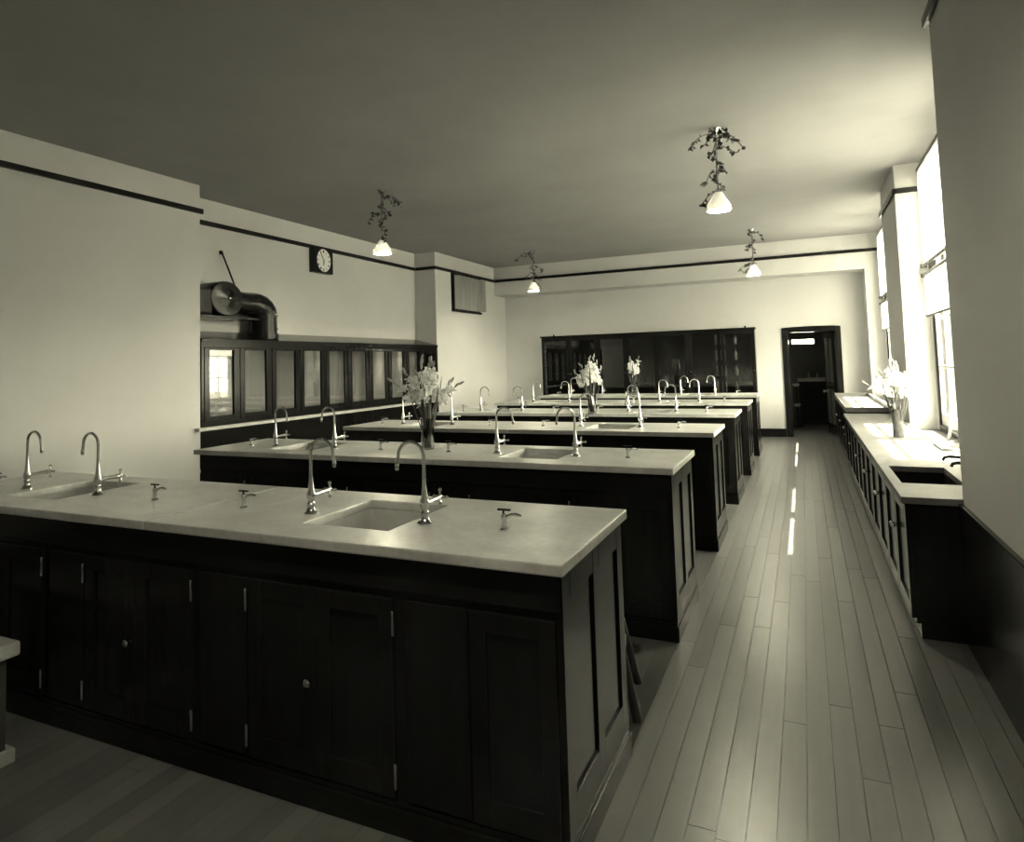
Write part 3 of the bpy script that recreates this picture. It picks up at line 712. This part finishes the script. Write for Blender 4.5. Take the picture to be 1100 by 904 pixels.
tag(cd.build('shade_cord', 'cord_white', smooth=True), 'looped white cord hanging at the near window sill', 'cord')

# ------------------------------------------------------------------ stools
def make_stool():
    t = thing('lab_stool', 'dark wooden stool with splayed legs tucked behind the front bench', 'stool', (-.912, 3.076, 0), rz=.21)
    MB().lathe([(.118, .56), (.13, .568), (.13, .588), (.118, .596)], n=24).build('seat', 'stool_wood', t, smooth=True)
    for i in range(4):
        a = PI/4+i*PI/2
        MB().tube([(.085*math.cos(a), .085*math.sin(a), .562), (.25*math.cos(a), .25*math.sin(a), .0)], [.018, .021], 10).build('leg', 'stool_wood', t, smooth=True)
    for i in range(4):
        a, b = PI/4+i*PI/2, PI/4+(i+1)*PI/2; z = .2+.04*(i % 2); r = .25-.165*z/.56
        MB().tube([(r*math.cos(a), r*math.sin(a), z), (r*math.cos(b), r*math.sin(b), z)], .010, 8).build('stretcher', 'stool_wood', t, smooth=True)
make_stool()
ls = thing('low_bench', 'low seat with thick pale top at the left edge of the picture', 'seat', (-2.86-.45, 1.725-.17, 0))
MB().box(-.45, .45, -.17, .17, .405, .462).build('seat', 'pale_wood', ls, bevel=.012)
for sx in (-1, 1):
    MB().box(sx*.36-.022, sx*.36+.022, -.13, .13, .055, .404).build('leg', 'stool_wood', ls, bevel=.003) if sx < 0 else MB().box(.385, .425, -.13, .13, .055, .404).build('leg', 'stool_wood', ls, bevel=.003)
    cxx = sx*.36 if sx < 0 else .405
    MB().box(cxx-.035, cxx+.035, -.16, .16, 0, .054).build('foot', 'pale_wood', ls, bevel=.006)
MB().box(-.338, .384, -.012, .012, .16, .22).build('stretcher', 'stool_wood', ls)

# ------------------------------------------------------------------ flowers
def petal_mesh():
    mb = MB()
    for k in range(6):
        a = 2*PI*k/6; ca, sa = math.cos(a), math.sin(a); b = len(mb.v)
        for (r, z, wd) in ((.003, 0, .003), (.014, .022, .010), (.030, .034, .013), (.044, .032, .002)):
            for sgn in (-1, 0, 1):
                zz = z+(.004 if sgn == 0 else 0) - (.003 if k % 2 else 0)
                mb.v.append((r*ca-sgn*wd*sa, r*sa+sgn*wd*ca, zz))
        for i in range(3):
            for j in range(2): mb.f.append((b+i*3+j, b+i*3+j+1, b+i*3+j+4, b+i*3+j+3))
    return mb.mesh('blossom', 'petal_white', smooth=True, fix=False)
BLOSSOM = petal_mesh()
BUD = MB().lathe([(.002, 0), (.007, .012), (.008, .024), (.003, .042)], n=7).mesh('bud', 'bud_grey', smooth=True)
def leaf_mesh(mat):
    mb = MB(); n = 6
    for i in range(n+1):
        t = i/n; wd = .011*math.sin(PI*min(1, .12+t*.88))+.001; y = .05*t*t
        mb.v += [(-wd, y, t), (0, y-.004, t), (wd, y, t)]
    for i in range(n):
        for j in range(2): mb.f.append((3*i+j, 3*i+j+1, 3*i+j+4, 3*i+j+3))
    return mb.mesh('leaf_blade', mat, smooth=True, fix=False)
BLADE = leaf_mesh('leaf_dark')
def vase_of_flowers(loc, label, vh, vr, reach, top, n, seed, mat, lean=0, left=1.0):
    rr = random.Random(seed)
    t = thing('flower_vase', label, 'vase of flowers', loc, 'flower vases')
    if mat == 'vase_glass':
        MB().lathe([(vr*.95, 0), (vr, .008), (vr*.98, vh*.5), (vr*1.08, vh), (vr*1.0, vh), (vr*.9, vh*.5), (vr*.9, .014), (.002, .013)], n=20).build('vase', mat, t, smooth=True)
    else:
        MB().lathe([(vr*.95, 0), (vr, .008), (vr*.94, vh*.5), (vr*1.06, vh), (vr*.96, vh), (vr*.85, vh*.5), (vr*.85, .014), (.002, .013)], n=20).build('vase', mat, t, smooth=True)
    for i in range(n):
        az = 2*PI*i/n + rr.uniform(-.3, .3); sp = reach*rr.uniform(.25, 1.0) if i % 3 else reach*rr.uniform(.0, .4)
        hh = top*(1-.30*(sp/reach)**1.5)*rr.uniform(.86, 1.0)
        ex, ey = math.cos(az)*sp*(left if math.cos(az) < 0 else 1)+lean*rr.uniform(.3, 1), math.sin(az)*sp*.8
        b0 = Vector((-math.cos(az)*vr*.5, -math.sin(az)*vr*.5, .02)); mth = Vector((math.cos(az)*vr*.6, math.sin(az)*vr*.6, vh)); e = Vector((ex, ey, hh))
        ctrl = mth+Vector((0, 0, (hh-vh)*.5))+Vector((ex, ey, 0))*.12
        pts = [b0, mth]
        for q in range(1, 9):
            u = q/8; pts.append(mth*(1-u)**2+ctrl*2*u*(1-u)+e*u*u)
        MB().tube(pts, [.0045]*5+[.004, .0035, .003, .0025, .0015], 5).build('stem', 'stem_green', t, smooth=True)
        nb = rr.choice((3, 4, 4, 5)); d = (pts[-1]-pts[-3]).normalized()
        for q in range(nb):
            u = .45+.42*q/nb+rr.uniform(-.03, .03); p = mth*(1-u)**2+ctrl*2*u*(1-u)+e*u*u
            out = Vector((rr.uniform(-1, 1), rr.uniform(-1, .6), rr.uniform(.0, .9))).normalized()
            put('blossom', BLOSSOM, t, p, out.to_track_quat('Z', 'Y'), rr.uniform(1.15, 1.55)*(1.0-.25*q/nb))
        for q in range(2):
            u = .90+.08*q; p = mth*(1-u)**2+ctrl*2*u*(1-u)+e*u*u
            put('bud', BUD, t, p, (d+Vector((rr.uniform(-.5, .5), rr.uniform(-.5, .5), .2))).normalized().to_track_quat('Z', 'Y'), 1.1)
    for i in range(5):
        az = 2*PI*i/5+rr.uniform(-.3, .3); d = Vector((math.cos(az)*.38, math.sin(az)*.38, 1)).normalized()
        put('leaf_blade', BLADE, t, (math.cos(az)*vr*.4, math.sin(az)*vr*.4, vh*.35), d.to_track_quat('Z', 'Y'), (1.0, 1, rr.uniform(.55, .9)*(top-vh*.35)))
vase_of_flowers((-2.415, 4.24, H), 'white flowers in glass vase on the second bench from the front', .215, .048, .29, .66, 13, 3, 'vase_glass')
vase_of_flowers((-2.155, 7.15+.35, H), 'white flowers in glass vase on the fourth bench from the front', .215, .046, .20, .66, 8, 11, 'vase_glass')
vase_of_flowers((-2.60, 11.264+.40, H), 'sparse white flowers in slim vase on the farthest bench', .22, .05, .24, .68, 6, 23, 'vase_glass')
vase_of_flowers((.742, 7.3, KZ), 'white flowers in dark mottled vase on the window counter', .25, .045, .25, .72, 12, 31, 'vase_wrap', left=1.1)

# ------------------------------------------------------------------ pendant lamps with leafy garlands
def make_lamp():  # lit electric pendant
    t = thing('pendant_lamp', '', 'lamp', (0, 0, ZC), 'pendant lamps on the ceiling')
    MB().lathe([(.06, 0), (.06, -.008), (.045, -.025), (.018, -.05), (.012, -.06)], n=18).build('canopy', 'nickel', t, smooth=True)
    MB().tube([(0, 0, -.05), (0, 0, -.57)], .009, 8).build('stem', 'nickel', t, smooth=True)
    MB().lathe([(.012, -.55), (.028, -.565), (.030, -.61)], n=14).build('holder', 'nickel', t, smooth=True)
    MB().lathe([(.034, -.59), (.045, -.605), (.062, -.64), (.085, -.675), (.105, -.715), (.108, -.745), (.102, -.755), (.098, -.745), (.096, -.715), (.078, -.68), (.055, -.645), (.038, -.61)], n=24, close=True).build('shade', 'shade_glass', t, smooth=True)
    MB().lathe([(.012, -.61), (.022, -.63), (.026, -.65), (.02, -.675), (.004, -.685)], n=14).build('bulb', 'lit_bulb', t, smooth=True)
    ld = bpy.data.lights.new('bulb_light', 'POINT'); ld.energy = LAMP_W; ld.color = TINT; ld.shadow_soft_size = .03
    lo = bpy.data.objects.new('bulb_light', ld); COL.objects.link(lo); lo.parent = t; lo.location = (0, 0, -.725)
    return t
LAMP_W = 5.0
def garland(loc, label, seed, sprigs, turns=3.0, nleaf=62):
    rr = random.Random(seed); t = thing('leaf_garland', label, 'garland', loc, 'garlands on the pendant lamps')
    vine = MB(); fol = MB()
    def leaf(p, d, s):
        d = Vector(d).normalized(); side = d.cross(Vector((rr.uniform(-1,1), rr.uniform(-1,1), rr.uniform(-1,1)))).normalized(); up = d.cross(side)*.25
        b = len(fol.v); p = Vector(p)
        fol.v += [tuple(p), tuple(p+(d*.45+side*.36+up)*s), tuple(p+d*s), tuple(p+(d*.45-side*.36+up)*s), tuple(p+d*.5*s)]
        fol.f += [(b, b+1, b+4), (b+1, b+2, b+4), (b+2, b+3, b+4), (b+3, b, b+4)]
    n = 40; hel = []
    for i in range(n+1):
        u = i/n; a = u*turns*2*PI+seed; r = .022+.010*math.sin(u*17); hel.append((r*math.cos(a), r*math.sin(a), -.04-.60*u))
    vine.tube(hel, .005, 5)
    for i in range(nleaf):
        p = Vector(rr.choice(hel)); leaf(p, (p.x*30+rr.uniform(-.6,.6), p.y*30+rr.uniform(-.6,.6), rr.uniform(-.8,.5)), rr.uniform(.03, .055))
    for (z0, az, ln, rise, nl) in sprigs:
        p0 = Vector((0, 0, z0)); pts = [p0]; a = math.radians(az)
        for q in range(1, 9):
            u = q/8; pts.append(p0+Vector((math.cos(a)*ln*u, math.sin(a)*ln*u, rise*math.sin(u*PI)-.10*u*u)))
        vine.tube(pts, .004, 5)
        for q in range(nl):
            p = pts[rr.randint(2, 8)]; leaf(p, (rr.uniform(-1,1), rr.uniform(-1,1), rr.uniform(-1,.4)), rr.uniform(.035, .065))
    vine.build('vine', 'stem_green', t); stuff(fol.build('foliage', 'leaf_dark', t, fix=False))
lamp0 = make_lamp()
LP = [((-4.37, 6.71), 'white glass pendant lamp nearest the wall clock', 'leafy garland around the pendant lamp nearest the wall clock', 5,
       [(-.10, 20, .25, .05, 14), (-.08, 35, .16, .0, 8), (-.28, 200, .17, .03, 9), (-.55, -30, .12, .0, 6), (-.2, 30, .08, 0, 5)]),
      ((-.615, 6.47), 'white glass pendant lamp hanging nearest the windows and camera', 'leafy garland around the big pendant lamp nearest the camera', 9,
       [(-.06, 185, .24, .03, 12), (-.05, 20, .15, .06, 14), (-.10, 0, .22, .05, 14), (-.14, 15, .17, -.02, 9), (-.05, 210, .10, .0, 7), (-.32, 40, .10, 0, 8), (-.42, 200, .11, .04, 8), (-.58, 200, .14, 0, 7), (-.12, 170, .08, -.08, 8)]),
      ((-4.42, 11.84), 'white glass pendant lamp in the far left of the room', 'leafy garland around the far left pendant lamp', 14,
       [(-.06, 200, .30, .03, 16), (-.05, 190, .18, .04, 8), (-.30, 10, .16, .03, 9), (-.45, 20, .12, .0, 8), (-.60, 0, .14, .0, 8), (-.4, 190, .12, 0, 8)]),
      ((-.655, 11.95), 'white glass pendant lamp above the far benches near the doorway', 'leafy garland around the pendant lamp near the doorway', 21,
       [(-.06, 10, .16, .02, 12), (-.25, 190, .12, .0, 8), (-.55, 185, .22, .0, 16), (-.62, 190, .16, 0, 10)])]
LP += [((-.615, 1.05), 'white glass pendant lamp added unseen above the camera to light the front bench', 'leafy garland around the added unseen pendant lamp above the camera', 37, LP[3][4])]  # unseen lamp continuing the grid, added to light the front bench
for i, ((lx, ly), l1, l2, sd, spr) in enumerate(LP):
    o = lamp0 if i == 0 else copy_tree(lamp0)
    o.location = (lx, ly, ZC); o['label'] = l1
    garland((lx, ly, ZC), l2, sd, spr)
